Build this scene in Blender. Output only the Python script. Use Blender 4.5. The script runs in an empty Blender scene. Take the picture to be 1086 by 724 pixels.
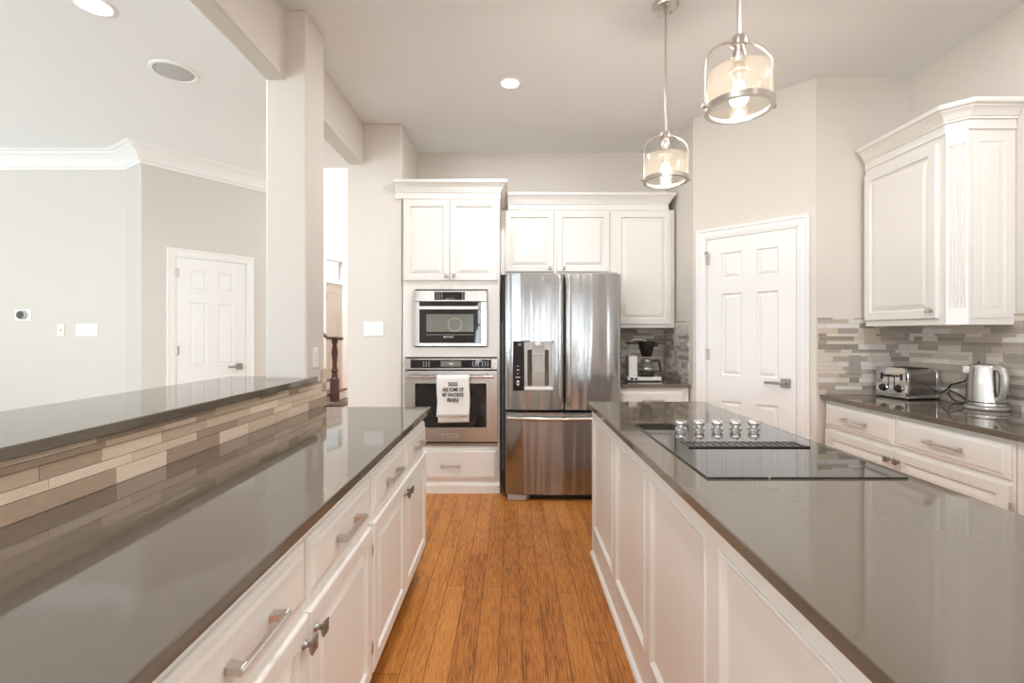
import bpy, math, random
from mathutils import Vector, Matrix
PI = math.pi
random.seed(7)
sc = bpy.context.scene
C = sc.collection
H = 1.335                      # eye height

# ------------------------------------------------------------------ camera, light, exposure
cam_d = bpy.data.cameras.new('camera'); cam = bpy.data.objects.new('camera', cam_d); C.objects.link(cam)
cam.location = (0, 0, H); cam.rotation_euler = (PI / 2, 0, 0)
cam_d.sensor_width = 36; cam_d.lens = 490 / 1086 * 36; cam_d.shift_y = -9 / 1086
cam_d.clip_start = 0.02
sc.camera = cam
sc.view_settings.view_transform = 'Standard'; sc.view_settings.look = 'None'
sc.view_settings.exposure = -0.72; sc.view_settings.gamma = 1.0
sc.view_settings.use_curve_mapping = False
sc.cycles.max_bounces = 10; sc.cycles.diffuse_bounces = 8; sc.cycles.glossy_bounces = 5
sc.cycles.caustics_reflective = False; sc.cycles.caustics_refractive = False
sc.cycles.sample_clamp_indirect = 6.0

w = bpy.data.worlds.new('sky'); sc.world = w; w.use_nodes = True
nt = w.node_tree; bg = nt.nodes['Background']
tc = nt.nodes.new('ShaderNodeTexCoord'); sp = nt.nodes.new('ShaderNodeSeparateXYZ')
rp = nt.nodes.new('ShaderNodeValToRGB')
nt.links.new(tc.outputs['Generated'], sp.inputs[0]); nt.links.new(sp.outputs['Z'], rp.inputs[0])
rp.color_ramp.elements[0].position = 0.0; rp.color_ramp.elements[0].color = (0.30, 0.36, 0.24, 1)
rp.color_ramp.elements[1].position = 0.04; rp.color_ramp.elements[1].color = (0.95, 0.98, 1.0, 1)
nt.links.new(rp.outputs[0], bg.inputs[0]); bg.inputs[1].default_value = 2.0

def area(name, loc, rot, sx, sy, power, col=(1, 1, 1)):
    l = bpy.data.lights.new(name, 'AREA'); l.shape = 'RECTANGLE'; l.size = sx; l.size_y = sy
    l.energy = power; l.color = col
    o = bpy.data.objects.new(name, l); C.objects.link(o); o.location = loc; o.rotation_euler = rot
    return o
# daylight entering through the windows behind the camera and in the living room
WIN_BACK = [(-6.2, -4.6), (-4.2, -2.7), (-0.95, -0.55), (0.30, 0.52), (1.15, 1.42), (2.05, 2.4)]     # x ranges in the wall behind the camera
WIN_LEFT = [(-3.2, -1.5), (-0.8, 0.9), (1.6, 3.3)]                                       # y ranges in the living room side wall
YB, XL = -4.6, -6.6
for a, b in WIN_BACK:
    area('daylight', ((a + b) / 2, YB - 0.16, 1.55), (PI / 2 + 0.8, 0, 0), b - a, 1.9, (90 if a < -1.5 else 66) * (b - a) * 1.9, (0.82, 0.915, 1.0))
for a, b in WIN_LEFT:
    area('daylight', (XL - 0.16, (a + b) / 2, 1.55), (PI / 2 + 0.8, 0, -PI / 2), b - a, 1.9, 23 * (b - a) * 1.9, (0.83, 0.925, 1.0))
area('foyer_fill', (-3.4, 7.0, 5.1), (0, 0, 0), 2.5, 2.5, 430, (0.96, 0.98, 1.0))  # fill panel added under the closed foyer ceiling to brighten the foyer

# ------------------------------------------------------------------ materials
def mat(name, col, rough=0.5, metal=0.0, spec=0.5, bump=None, noise=None, coat=0.0):
    m = bpy.data.materials.new(name); m.use_nodes = True
    t = m.node_tree; p = t.nodes['Principled BSDF']
    p.inputs['Base Color'].default_value = (*col, 1); p.inputs['Roughness'].default_value = rough
    p.inputs['Metallic'].default_value = metal; p.inputs['Specular IOR Level'].default_value = spec
    p.inputs['Coat Weight'].default_value = coat
    g = t.nodes.new('ShaderNodeTexCoord')
    def mapped(scale):
        mp = t.nodes.new('ShaderNodeMapping'); mp.inputs['Scale'].default_value = scale
        t.links.new(g.outputs['Object'], mp.inputs[0]); return mp
    if noise:                                        # (scale xyz, amount)
        s, amt = noise
        n = t.nodes.new('ShaderNodeTexNoise'); n.inputs['Scale'].default_value = 1.0; n.inputs['Detail'].default_value = 3
        t.links.new(mapped(s).outputs[0], n.inputs['Vector'])
        mx = t.nodes.new('ShaderNodeMix'); mx.data_type = 'RGBA'
        mx.inputs['A'].default_value = (*[c * (1 - amt) for c in col], 1); mx.inputs['B'].default_value = (*[min(1, c * (1 + amt)) for c in col], 1)
        t.links.new(n.outputs[0], mx.inputs['Factor']); t.links.new(mx.outputs['Result'], p.inputs['Base Color'])
    if bump:                                         # (scale xyz, strength, distance)
        s, st, d = bump
        n = t.nodes.new('ShaderNodeTexNoise'); n.inputs['Scale'].default_value = 1.0; n.inputs['Detail'].default_value = 0.6 if s[0] < 20 else 2
        t.links.new(mapped(s).outputs[0], n.inputs['Vector'])
        b = t.nodes.new('ShaderNodeBump'); b.inputs['Strength'].default_value = st; b.inputs['Distance'].default_value = d
        t.links.new(n.outputs[0], b.inputs['Height']); t.links.new(b.outputs[0], p.inputs['Normal'])
    return m
def emis(name, col, strength):
    m = bpy.data.materials.new(name); m.use_nodes = True
    p = m.node_tree.nodes['Principled BSDF']
    p.inputs['Base Color'].default_value = (*col, 1)
    p.inputs['Emission Color'].default_value = (*col, 1); p.inputs['Emission Strength'].default_value = strength
    return m
def thin_glass(name, tint, diffuse=0.1, dcol=(1, 1, 1), ior=1.45):
    m = bpy.data.materials.new(name); m.use_nodes = True
    t = m.node_tree; t.nodes.clear()
    out = t.nodes.new('ShaderNodeOutputMaterial')
    tr = t.nodes.new('ShaderNodeBsdfTransparent'); tr.inputs[0].default_value = (*tint, 1)
    gl = t.nodes.new('ShaderNodeBsdfGlossy'); gl.inputs['Roughness'].default_value = 0.05
    lw = t.nodes.new('ShaderNodeLayerWeight'); lw.inputs[0].default_value = 0.5
    pw = t.nodes.new('ShaderNodeMath'); pw.operation = 'POWER'; pw.inputs[1].default_value = 4.0; t.links.new(lw.outputs['Facing'], pw.inputs[0])
    fr = t.nodes.new('ShaderNodeMath'); fr.operation = 'MULTIPLY_ADD'; fr.inputs[1].default_value = 0.45; fr.inputs[2].default_value = 0.035; t.links.new(pw.outputs[0], fr.inputs[0])
    tl = t.nodes.new('ShaderNodeBsdfTranslucent'); tl.inputs[0].default_value = (*dcol, 1)
    m1 = t.nodes.new('ShaderNodeMixShader'); m1.inputs[0].default_value = diffuse
    t.links.new(tr.outputs[0], m1.inputs[1]); t.links.new(tl.outputs[0], m1.inputs[2])
    m2 = t.nodes.new('ShaderNodeMixShader')
    t.links.new(fr.outputs[0], m2.inputs[0]); t.links.new(m1.outputs[0], m2.inputs[1]); t.links.new(gl.outputs[0], m2.inputs[2])
    t.links.new(m2.outputs[0], out.inputs[0])
    return m

M = {}
M['wall'] = mat('wall_paint', (0.69, 0.648, 0.592), 0.6, bump=((90, 90, 90), 0.06, 0.004))
M['wall_living'] = mat('living_wall_paint', (0.66, 0.625, 0.575), 0.6, bump=((90, 90, 90), 0.06, 0.004))
M['ceiling'] = mat('ceiling_paint', (0.835, 0.84, 0.845), 0.8, bump=((60, 60, 60), 0.15, 0.004))
M['trim'] = mat('white_trim_paint', (0.84, 0.835, 0.82), 0.35)
M['cab'] = mat('cream_white_cabinet_paint', (0.81, 0.79, 0.75), 0.30)
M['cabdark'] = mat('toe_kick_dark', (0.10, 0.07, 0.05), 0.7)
M['quartz'] = mat('grey_brown_quartz', (0.128, 0.105, 0.080), 0.05, spec=0.8, noise=((70, 70, 70), 0.04))
M['pewter'] = mat('brushed_pewter', (0.36, 0.33, 0.30), 0.32, 1.0)
M['nickel'] = mat('brushed_nickel', (0.60, 0.56, 0.51), 0.28, 1.0)
M['chrome'] = mat('chrome', (0.82, 0.82, 0.82), 0.06, 1.0)
M['steel'] = mat('stainless_steel', (0.40, 0.40, 0.40), 0.17, 1.0, bump=((8.0, 2.0, 0.45), 1.0, 0.03))
M['steel_flat'] = mat('stainless_steel_trim', (0.60, 0.57, 0.54), 0.26, 1.0, noise=((4, 4, 160), 0.06))
M['steel_dark'] = mat('worn_steel', (0.42, 0.39, 0.36), 0.24, 1.0)
M['black_glass'] = mat('black_glass', (0.008, 0.008, 0.009), 0.03, spec=0.6)
M['cook_glass'] = mat('black_ceramic_glass', (0.012, 0.011, 0.010), 0.03, spec=0.9, coat=0.4)
M['black'] = mat('black_plastic', (0.015, 0.014, 0.013), 0.35)
M['case'] = mat('fridge_dark_case', (0.03, 0.03, 0.03), 0.5)
M['grey'] = mat('grey_plastic', (0.42, 0.40, 0.37), 0.4)
M['silver_plastic'] = mat('silver_plastic', (0.55, 0.53, 0.50), 0.3, 0.6)
M['white_plastic'] = mat('white_plastic', (0.86, 0.85, 0.83), 0.35)
M['almond_plastic'] = mat('almond_plastic', (0.80, 0.77, 0.68), 0.4)
M['ink'] = mat('black_ink', (0.02, 0.02, 0.02), 0.8)
M['white_ink'] = mat('white_print', (0.75, 0.75, 0.75), 0.5)
M['red_ink'] = mat('red_print', (0.55, 0.03, 0.06), 0.5)
M['cotton'] = mat('white_cotton', (0.86, 0.85, 0.83), 0.9, bump=((300, 300, 300), 0.2, 0.001))
M['darkwood'] = mat('dark_stained_wood', (0.055, 0.022, 0.013), 0.3, noise=((6, 6, 40), 0.3))
M['doorwood'] = mat('greige_front_door', (0.50, 0.44, 0.38), 0.4)
M['oven_window'] = mat('oven_window', (0.20, 0.21, 0.18), 0.08, spec=0.6)
M['lamp_lens'] = emis('downlight_lens', (1.0, 0.95, 0.88), 14)
def bulb_mat():
    m = bpy.data.materials.new('glowing_bulb_glass'); m.use_nodes = True; t = m.node_tree; t.nodes.clear()
    out = t.nodes.new('ShaderNodeOutputMaterial'); tr = t.nodes.new('ShaderNodeBsdfTransparent'); em = t.nodes.new('ShaderNodeEmission'); ad = t.nodes.new('ShaderNodeAddShader')
    em.inputs[0].default_value = (1.0, 0.82, 0.55, 1); em.inputs[1].default_value = 4.0
    t.links.new(tr.outputs[0], ad.inputs[0]); t.links.new(em.outputs[0], ad.inputs[1]); t.links.new(ad.outputs[0], out.inputs[0]); return m
M['bulb'] = bulb_mat()
M['display'] = emis('clock_digits', (0.55, 0.75, 0.9), 1.2)
M['glass_shade'] = thin_glass('amber_tinted_glass', (0.995, 0.98, 0.95), 0.011, (1, 0.93, 0.82), 1.3)
M['clear'] = thin_glass('clear_glass', (0.93, 0.95, 0.95), 0.03)
M['pane'] = thin_glass('window_glass', (0.96, 0.98, 0.98), 0.0)
M['coffee'] = mat('dark_tinted_glass', (0.05, 0.045, 0.04), 0.06, spec=0.7)

def floor_mat():
    m = bpy.data.materials.new('strand_bamboo_planks'); m.use_nodes = True
    t = m.node_tree; p = t.nodes['Principled BSDF']; N = t.nodes.new; L = t.links.new
    g = N('ShaderNodeTexCoord')
    def mth(op, x, y=None, z=None):
        q = N('ShaderNodeMath'); q.operation = op
        for i, v in enumerate((x, y, z)):
            if v is None: continue
            if isinstance(v, (int, float)): q.inputs[i].default_value = v
            else: L(v, q.inputs[i])
        return q.outputs[0]
    sx = N('ShaderNodeSeparateXYZ'); L(g.outputs['Object'], sx.inputs[0])
    PW, PL = 0.0965, 1.15
    u = mth('DIVIDE', mth('ADD', sx.outputs['X'], 20.03), PW); row = mth('FLOOR', u)
    w1 = N('ShaderNodeTexWhiteNoise'); w1.noise_dimensions = '1D'; L(row, w1.inputs['W'])
    v = mth('ADD', mth('DIVIDE', mth('ADD', sx.outputs['Y'], 20), PL), mth('MULTIPLY', w1.outputs['Value'], 7.3)); cell = mth('FLOOR', v)
    cv = N('ShaderNodeCombineXYZ'); L(row, cv.inputs[0]); L(cell, cv.inputs[1])
    w2 = N('ShaderNodeTexWhiteNoise'); w2.noise_dimensions = '2D'; L(cv.outputs[0], w2.inputs['Vector'])
    du = mth('MULTIPLY', mth('MINIMUM', mth('FRACT', u), mth('SUBTRACT', 1, mth('FRACT', u))), PW)
    dv = mth('MULTIPLY', mth('MINIMUM', mth('FRACT', v), mth('SUBTRACT', 1, mth('FRACT', v))), PL)
    gap = mth('LESS_THAN', mth('MINIMUM', du, dv), 0.0014)
    st = N('ShaderNodeMapping'); st.inputs['Scale'].default_value = (170, 12, 1); L(g.outputs['Object'], st.inputs[0])
    # shift the grain from plank to plank
    ad = N('ShaderNodeVectorMath'); ad.operation = 'MULTIPLY_ADD'
    L(w2.outputs['Color'], ad.inputs[0]); ad.inputs[1].default_value = (37, 21, 5); L(st.outputs[0], ad.inputs[2])
    n1 = N('ShaderNodeTexNoise'); n1.inputs['Scale'].default_value = 1.0; n1.inputs['Detail'].default_value = 4; n1.inputs['Roughness'].default_value = 0.65
    L(ad.outputs[0], n1.inputs['Vector'])
    st2 = N('ShaderNodeMapping'); st2.inputs['Scale'].default_value = (14, 1.6, 1); L(g.outputs['Object'], st2.inputs[0])
    n2 = N('ShaderNodeTexNoise'); n2.inputs['Scale'].default_value = 1.0; n2.inputs['Detail'].default_value = 3
    L(st2.outputs[0], n2.inputs['Vector'])
    a = N('ShaderNodeMath'); a.operation = 'MULTIPLY'; a.inputs[1].default_value = 0.80; L(n1.outputs[0], a.inputs[0])
    b = N('ShaderNodeMath'); b.operation = 'MULTIPLY_ADD'; b.inputs[1].default_value = 0.13; L(w2.outputs['Value'], b.inputs[0]); L(a.outputs[0], b.inputs[2])
    c = N('ShaderNodeMath'); c.operation = 'MULTIPLY_ADD'; c.inputs[1].default_value = 0.30; L(n2.outputs[0], c.inputs[0]); L(b.outputs[0], c.inputs[2])
    r = N('ShaderNodeValToRGB'); e = r.color_ramp.elements
    e[0].position = 0.40; e[0].color = (0.17, 0.053, 0.010, 1); e[1].position = 0.84; e[1].color = (0.68, 0.31, 0.082, 1)
    x = e.new(0.60); x.color = (0.47, 0.178, 0.037, 1)
    L(c.outputs[0], r.inputs[0])
    mx = N('ShaderNodeMix'); mx.data_type = 'RGBA'; mx.inputs['B'].default_value = (0.10, 0.035, 0.012, 1)
    L(gap, mx.inputs['Factor']); L(r.outputs[0], mx.inputs['A']); L(mx.outputs['Result'], p.inputs['Base Color'])
    p.inputs['Roughness'].default_value = 0.36; p.inputs['Specular IOR Level'].default_value = 0.35
    bp = N('ShaderNodeBump'); bp.inputs['Strength'].default_value = 0.25; bp.inputs['Distance'].default_value = 0.002; bp.invert = True
    L(gap, bp.inputs['Height']); L(bp.outputs[0], p.inputs['Normal'])
    return m
M['floor'] = floor_mat()

def tile_mat(name, cols):
    m = bpy.data.materials.new(name); m.use_nodes = True
    t = m.node_tree; p = t.nodes['Principled BSDF']; N = t.nodes.new; L = t.links.new
    g = N('ShaderNodeNewGeometry'); r = N('ShaderNodeValToRGB'); r.color_ramp.interpolation = 'CONSTANT'
    e = r.color_ramp.elements
    for i, cc in enumerate(cols):
        q = e[i] if i < 2 else e.new(i / len(cols))
        q.position = i / len(cols); q.color = (*cc, 1)
    L(g.outputs['Random Per Island'], r.inputs[0])
    tcn = N('ShaderNodeTexCoord'); mp = N('ShaderNodeMapping'); mp.inputs['Scale'].default_value = (25, 25, 260); L(tcn.outputs['Object'], mp.inputs[0])
    n = N('ShaderNodeTexNoise'); n.inputs['Scale'].default_value = 1; n.inputs['Detail'].default_value = 2; L(mp.outputs[0], n.inputs['Vector'])
    mr = N('ShaderNodeMapRange'); mr.inputs['To Min'].default_value = 0.82; mr.inputs['To Max'].default_value = 1.15; L(n.outputs[0], mr.inputs['Value'])
    mx = N('ShaderNodeVectorMath'); mx.operation = 'SCALE'; L(r.outputs[0], mx.inputs[0]); L(mr.outputs[0], mx.inputs['Scale'])
    L(mx.outputs[0], p.inputs['Base Color']); p.inputs['Roughness'].default_value = 0.42
    return m
M['tile_bar'] = tile_mat('limestone_strip_tile', [(0.74, 0.60, 0.46), (0.44, 0.335, 0.245), (0.66, 0.52, 0.395), (0.80, 0.67, 0.53), (0.40, 0.305, 0.225), (0.70, 0.565, 0.435), (0.53, 0.415, 0.31), (0.78, 0.645, 0.505)])
M['tile_wall'] = tile_mat('marble_strip_tile', [(0.70, 0.63, 0.54), (0.34, 0.29, 0.245), (0.74, 0.71, 0.67), (0.52, 0.45, 0.375), (0.63, 0.54, 0.44), (0.40, 0.355, 0.31), (0.71, 0.66, 0.59), (0.46, 0.395, 0.33)])
M['grout'] = mat('grout', (0.60, 0.52, 0.43), 0.8)

# ------------------------------------------------------------------ mesh helpers
class MB:
    def __init__(s): s.v = []; s.f = []; s.mi = []
    def add(s, verts, faces, mi=0):
        o = len(s.v); s.v += [tuple(p) for p in verts]
        for f in faces: s.f.append([o + i for i in f]); s.mi.append(mi)
    def box(s, x0, x1, y0, y1, z0, z1, mi=0):
        s.add([(x, y, z) for z in (z0, z1) for x, y in ((x0, y0), (x1, y0), (x1, y1), (x0, y1))],
              [(3, 2, 1, 0), (4, 5, 6, 7), (0, 1, 5, 4), (1, 2, 6, 5), (2, 3, 7, 6), (3, 0, 4, 7)], mi)
        return s
    def prism(s, poly, z0, z1, mi=0):              # poly counter-clockwise in xy
        n = len(poly)
        s.add([(x, y, z0) for x, y in poly] + [(x, y, z1) for x, y in poly],
              [list(range(n))[::-1], list(range(n, 2 * n))] + [(i, (i + 1) % n, n + (i + 1) % n, n + i) for i in range(n)], mi)
        return s
    def prism_x(s, poly, x0, x1, mi=0):            # poly in yz, extruded along x
        n = len(poly)
        s.add([(x0, y, z) for y, z in poly] + [(x1, y, z) for y, z in poly],
              [list(range(n))[::-1], list(range(n, 2 * n))] + [(i, (i + 1) % n, n + (i + 1) % n, n + i) for i in range(n)], mi)
        return s
    def rings(s, x0, x1, z0, z1, prof, cap=True, back=None):     # rectangular rings facing -y: prof of (inset, y)
        vs = []; fs = []
        for d, y in prof:
            vs += [(x0 + d, y, z0 + d), (x1 - d, y, z0 + d), (x1 - d, y, z1 - d), (x0 + d, y, z1 - d)]
        for k in range(len(prof) - 1):
            for i in range(4):
                j = (i + 1) % 4
                fs.append((4 * k + i, 4 * k + j, 4 * k + 4 + j, 4 * k + 4 + i))
        n = 4 * (len(prof) - 1)
        if cap: fs.append((n, n + 1, n + 2, n + 3))
        if back: fs.append((3, 2, 1, 0))
        s.add(vs, fs); return s
    def slab(s, x0, x1, z0, z1, rects, prof, t):   # front at y=0 with sunk panels, thickness t behind
        xs = sorted({x0, x1, *[r[0] for r in rects], *[r[1] for r in rects]}); zs = sorted({z0, z1, *[r[2] for r in rects], *[r[3] for r in rects]})
        for a, b in zip(xs, xs[1:]):
            for c, d in zip(zs, zs[1:]):
                cx, cz = (a + b) / 2, (c + d) / 2
                if any(r[0] < cx < r[1] and r[2] < cz < r[3] for r in rects): continue
                s.add([(a, 0, c), (b, 0, c), (b, 0, d), (a, 0, d)], [(0, 1, 2, 3)])
        for r in rects: s.rings(*r, prof)
        s.add([(x, y, z) for y in (0, t) for x, z in ((x0, z0), (x1, z0), (x1, z1), (x0, z1))],
              [(7, 6, 5, 4), (0, 4, 5, 1), (1, 5, 6, 2), (2, 6, 7, 3), (3, 7, 4, 0)])
        return s
    def lathe(s, prof, c=(0, 0, 0), n=24, axis='z', mi=0, cap=True):
        m = len(prof); vs = []; fs = []
        for r, h in prof:
            for i in range(n):
                a = 2 * PI * i / n; p = (r * math.cos(a), r * math.sin(a), h)
                if axis == 'y': p = (p[0], -p[2], p[1])           # height along -y (towards the viewer)
                if axis == 'x': p = (p[2], p[0], p[1])
                vs.append((c[0] + p[0], c[1] + p[1], c[2] + p[2]))
        for k in range(m - 1):
            for i in range(n):
                j = (i + 1) % n; fs.append((k * n + i, k * n + j, k * n + n + j, k * n + n + i))
        if cap:
            if prof[0][0] > 1e-5: fs.append(list(range(n))[::-1])
            if prof[-1][0] > 1e-5: fs.append(list(range((m - 1) * n, m * n)))
        s.add(vs, fs, mi); return s
    def tube(s, pts, r, n=10, mi=0, closed=False, squash=1.0):
        pts = [Vector(p) for p in pts]; m = len(pts); vs = []; fs = []
        up = Vector((0, 0, 1)); prev = None
        for i, p in enumerate(pts):
            a = pts[(i - 1) % m] if (closed or i > 0) else p; b = pts[(i + 1) % m] if (closed or i < m - 1) else p
            t = (b - a).normalized()
            if prev is None:
                u = t.cross(up)
                if u.length < 1e-3: u = t.cross(Vector((1, 0, 0)))
            else: u = prev - t * prev.dot(t)
            u.normalize(); prev = u; q = t.cross(u)
            rr = r[i] if isinstance(r, (list, tuple)) else r
            for k in range(n):
                an = 2 * PI * k / n; vs.append(p + u * (rr * math.cos(an)) + q * (rr * squash * math.sin(an)))
        for i in range(m if closed else m - 1):
            j = (i + 1) % m
            for k in range(n):
                l = (k + 1) % n; fs.append((i * n + k, i * n + l, j * n + l, j * n + k))
        if not closed: fs += [list(range(n))[::-1], list(range((m - 1) * n, m * n))]
        s.add(vs, fs, mi); return s
    def sweep(s, path, prof, closed=False):         # mitred sweep; prof of (offset to the right of travel, z)
        P = [Vector((p[0], p[1])) for p in path]; n = len(P); k = len(prof); vs = []; fs = []
        for i, p in enumerate(P):
            a = (p - P[i - 1]).normalized() if (closed or i > 0) else None
            b = (P[(i + 1) % n] - p).normalized() if (closed or i < n - 1) else None
            na = Vector((a.y, -a.x)) if a else None; nb = Vector((b.y, -b.x)) if b else None
            if na and nb:
                m_ = (na + nb).normalized(); m_ = m_ / max(0.2, m_.dot(na))
            else: m_ = na or nb
            for o, z in prof: q = p + m_ * o; vs.append((q.x, q.y, z))
        for i in range(n if closed else n - 1):
            j = (i + 1) % n
            for q in range(k - 1): fs.append((i * k + q, j * k + q, j * k + q + 1, i * k + q + 1))
        if not closed: fs += [list(range(k))[::-1], list(range((n - 1) * k, n * k))]
        s.add(vs, fs); return s
    def casing(s, x0, x1, h, prof):                 # door casing round an opening; prof of (outward, y)
        k = len(prof); vs = []; fs = []
        for (sx, top) in ((-1, 0), (-1, 1), (1, 1), (1, 0)):
            for d, y in prof: vs.append(((x0 - d) if sx < 0 else (x1 + d), y, (h + d) if top else 0.0))
        for i in range(3):
            for q in range(k - 1): fs.append((i * k + q, i * k + q + 1, (i + 1) * k + q + 1, (i + 1) * k + q))
        s.add(vs, fs); return s
    def build(s, name, m, parent=None, bevel=0.0, smooth=None, seg=2):
        me = bpy.data.meshes.new(name); me.from_pydata(s.v, [], s.f)
        for x in (m if isinstance(m, (list, tuple)) else [m]): me.materials.append(x if not isinstance(x, str) else M[x])
        me.polygons.foreach_set('material_index', s.mi)
        me.validate(); me.update()
        import bmesh
        bm = bmesh.new(); bm.from_mesh(me); bmesh.ops.recalc_face_normals(bm, faces=bm.faces[:]); bm.to_mesh(me); bm.free()
        if smooth:
            me.polygons.foreach_set('use_smooth', [True] * len(me.polygons)); me.set_sharp_from_angle(angle=math.radians(smooth))
        o = bpy.data.objects.new(name, me); C.objects.link(o)
        if parent: o.parent = parent
        if bevel:
            b = o.modifiers.new('edge', 'BEVEL'); b.width = bevel; b.segments = seg; b.limit_method = 'ANGLE'; b.angle_limit = math.radians(40)
        return o

def tag(o, label, cat, group=None):
    o['label'] = label; o['category'] = cat
    if group: o['group'] = group
    return o
def thing(name, label, cat, loc=(0, 0, 0), rz=0.0, group=None):
    o = bpy.data.objects.new(name, None); C.objects.link(o); o.empty_display_size = 0.1
    o.location = loc; o.rotation_euler = (0, 0, rz)
    return tag(o, label, cat, group)
def struct(o, loc=None, rz=None):
    o['kind'] = 'structure'
    if loc is not None: o.location = loc
    if rz is not None: o.rotation_euler = (0, 0, rz)
    return o
def dup(root, loc, rz, label):
    r = root.copy(); C.objects.link(r); r.location = loc; r.rotation_euler = (0, 0, rz); r['label'] = label
    def rec(a, b):
        for ch in list(a.children):
            c = ch.copy(); C.objects.link(c); c.parent = b; rec(ch, c)
    rec(root, r)
    return r
def text(name, body, size, m, parent, loc, xscale=1.0, align='CENTER', rot=(PI / 2, 0, 0), space=1.0, ext=0.0003, off=0.0):
    cu = bpy.data.curves.new(name, 'FONT'); cu.body = body; cu.size = size; cu.align_x = align; cu.align_y = 'CENTER'; cu.extrude = ext; cu.space_line = space; cu.offset = off
    t = bpy.data.objects.new(name, cu); C.objects.link(t)
    dg = bpy.context.evaluated_depsgraph_get(); me = bpy.data.meshes.new_from_object(t.evaluated_get(dg))
    bpy.data.objects.remove(t); bpy.data.curves.remove(cu)
    me.materials.clear(); me.materials.append(M[m])
    o = bpy.data.objects.new(name, me); C.objects.link(o); o.parent = parent; o.location = loc; o.rotation_euler = rot; o.scale = (xscale, 1, 1)
    return o

def mark(parent, *bx): return MB().box(*bx).build('button_mark', 'white_ink', parent)
# ------------------------------------------------------------------ setting
CZ, CL = 3.085, 3.06                 # kitchen and living room ceilings
BACK, RIGHT, SIDE = 4.49, 2.72, 1.48
def plane(poly, z, name, m, flip=False):
    b = MB(); b.prism(poly, z, z + 0.1) if not flip else b.prism(poly, z - 0.1, z)
    return struct(b.build(name, m))
plane([(-1.25, -5), (3.2, -5), (3.2, 11), (-7, 11), (-7, 4.9), (-1.25, 4.9)], 0, 'floor', 'floor', True)
M['bounce_carpet'] = mat('pale_bounce_carpet', (0.62, 0.58, 0.52), 0.95, bump=((200, 200, 200), 0.4, 0.004))  # unseen living room floor, made pale to bounce neutral light onto the ceilings
plane([(-7, -5), (-1.25, -5), (-1.25, 4.9), (-7, 4.9)], 0, 'floor_living', 'bounce_carpet', True)
plane([(-1.3, YB - .1), (2.85, YB - .1), (2.85, BACK + .1), (-1.3, BACK + .1)], CZ, 'ceiling', 'ceiling')
plane([(XL - .1, YB - .1), (-1.3, YB - .1), (-1.3, 4.84), (-2.1, 4.84), (-2.6, 5.5), (-3.1, 5.5), (XL - .1, 4.7)], CL, 'ceiling_living', 'ceiling')
def wall(name, x0, x1, y0, y1, z0=0.0, z1=CZ, m='wall'): return struct(MB().box(x0, x1, y0, y1, z0, z1).build(name, m))
wall('wall_back', -0.93, SIDE + .1, BACK, BACK + .1)
struct(MB().box(-1.378, -0.922, 3.865, BACK + .1, 0, CZ).build('wall_left', 'wall', bevel=0.012))
wall('wall_fridge_side', SIDE, SIDE + 0.1, 3.777, BACK)
# pantry wall set across the corner at 45 degrees
struct(MB().box(0, .1, 0, .1, 0, CZ).box(.754, .868, 0, .1, 0, CZ).box(.1, .754, 0, .1, 2.09, CZ).build('wall_pantry', 'wall'), (SIDE, 3.777, 0), -PI / 4)
wall('wall_counter_end', 2.086, RIGHT + .1, 3.164, 3.3)
wall('wall_right', RIGHT, RIGHT + .1, YB, 3.2)
def windowed(name, horizontal, fixed, lo, hi, wins, z0, z1, top, m):
    b = MB(); e = lo
    def put(a, c, za, zb):
        if horizontal: b.box(a, c, fixed - .12, fixed, za, zb)
        else: b.box(fixed - .12, fixed, a, c, za, zb)
    for a, c in sorted(wins): put(e, a, 0, top); put(a, c, 0, z0); put(a, c, z1, top); e = c
    put(e, hi, 0, top)
    struct(b.build(name, m))
windowed('wall_behind', True, YB, XL - .1, RIGHT + .1, WIN_BACK, 0.6, 2.5, CZ, 'wall')
windowed('wall_living_side', False, XL, YB, 4.6, WIN_LEFT, 0.6, 2.5, CL, 'wall_living')
def window(i, horizontal, fixed, a, c):
    b = MB()
    def put(u0, u1, za, zb, d0=.02, d1=.05):
        if horizontal: b.box(u0, u1, fixed - d1, fixed - d0, za, zb)
        else: b.box(fixed - d1, fixed - d0, u0, u1, za, zb)
    put(a, a + .05, .6, 2.5); put(c - .05, c, .6, 2.5); put(a, c, .6, .65); put(a, c, 2.45, 2.5); put(a, c, 1.53, 1.58)
    put((a + c) / 2 - .012, (a + c) / 2 + .012, .6, 2.5)
    o = struct(b.build('window_%d' % i, 'trim'))
    return o
k = 1
for a, c in WIN_BACK: window(k, True, YB, a, c); k += 1
for a, c in WIN_LEFT: window(k, False, XL, a, c); k += 1

# pillar, beams and the half wall of the breakfast bar
struct(MB().box(-1.335, -1.112, 2.5, 2.74, 0, CZ).build('pillar', 'wall', bevel=0.014, seg=3))
struct(MB().box(-1.335, -1.225, YB, 2.51, 2.705, CZ).build('beam_bar', 'wall', bevel=0.01))
struct(MB().box(-1.37, -1.245, 2.73, 3.87, 2.745, CZ).build('beam_hall', 'wall', bevel=0.01))
struct(MB().box(-1.25, -1.112, -0.5, 2.5, 0, 1.063).build('wall_half', 'wall'))

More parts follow.
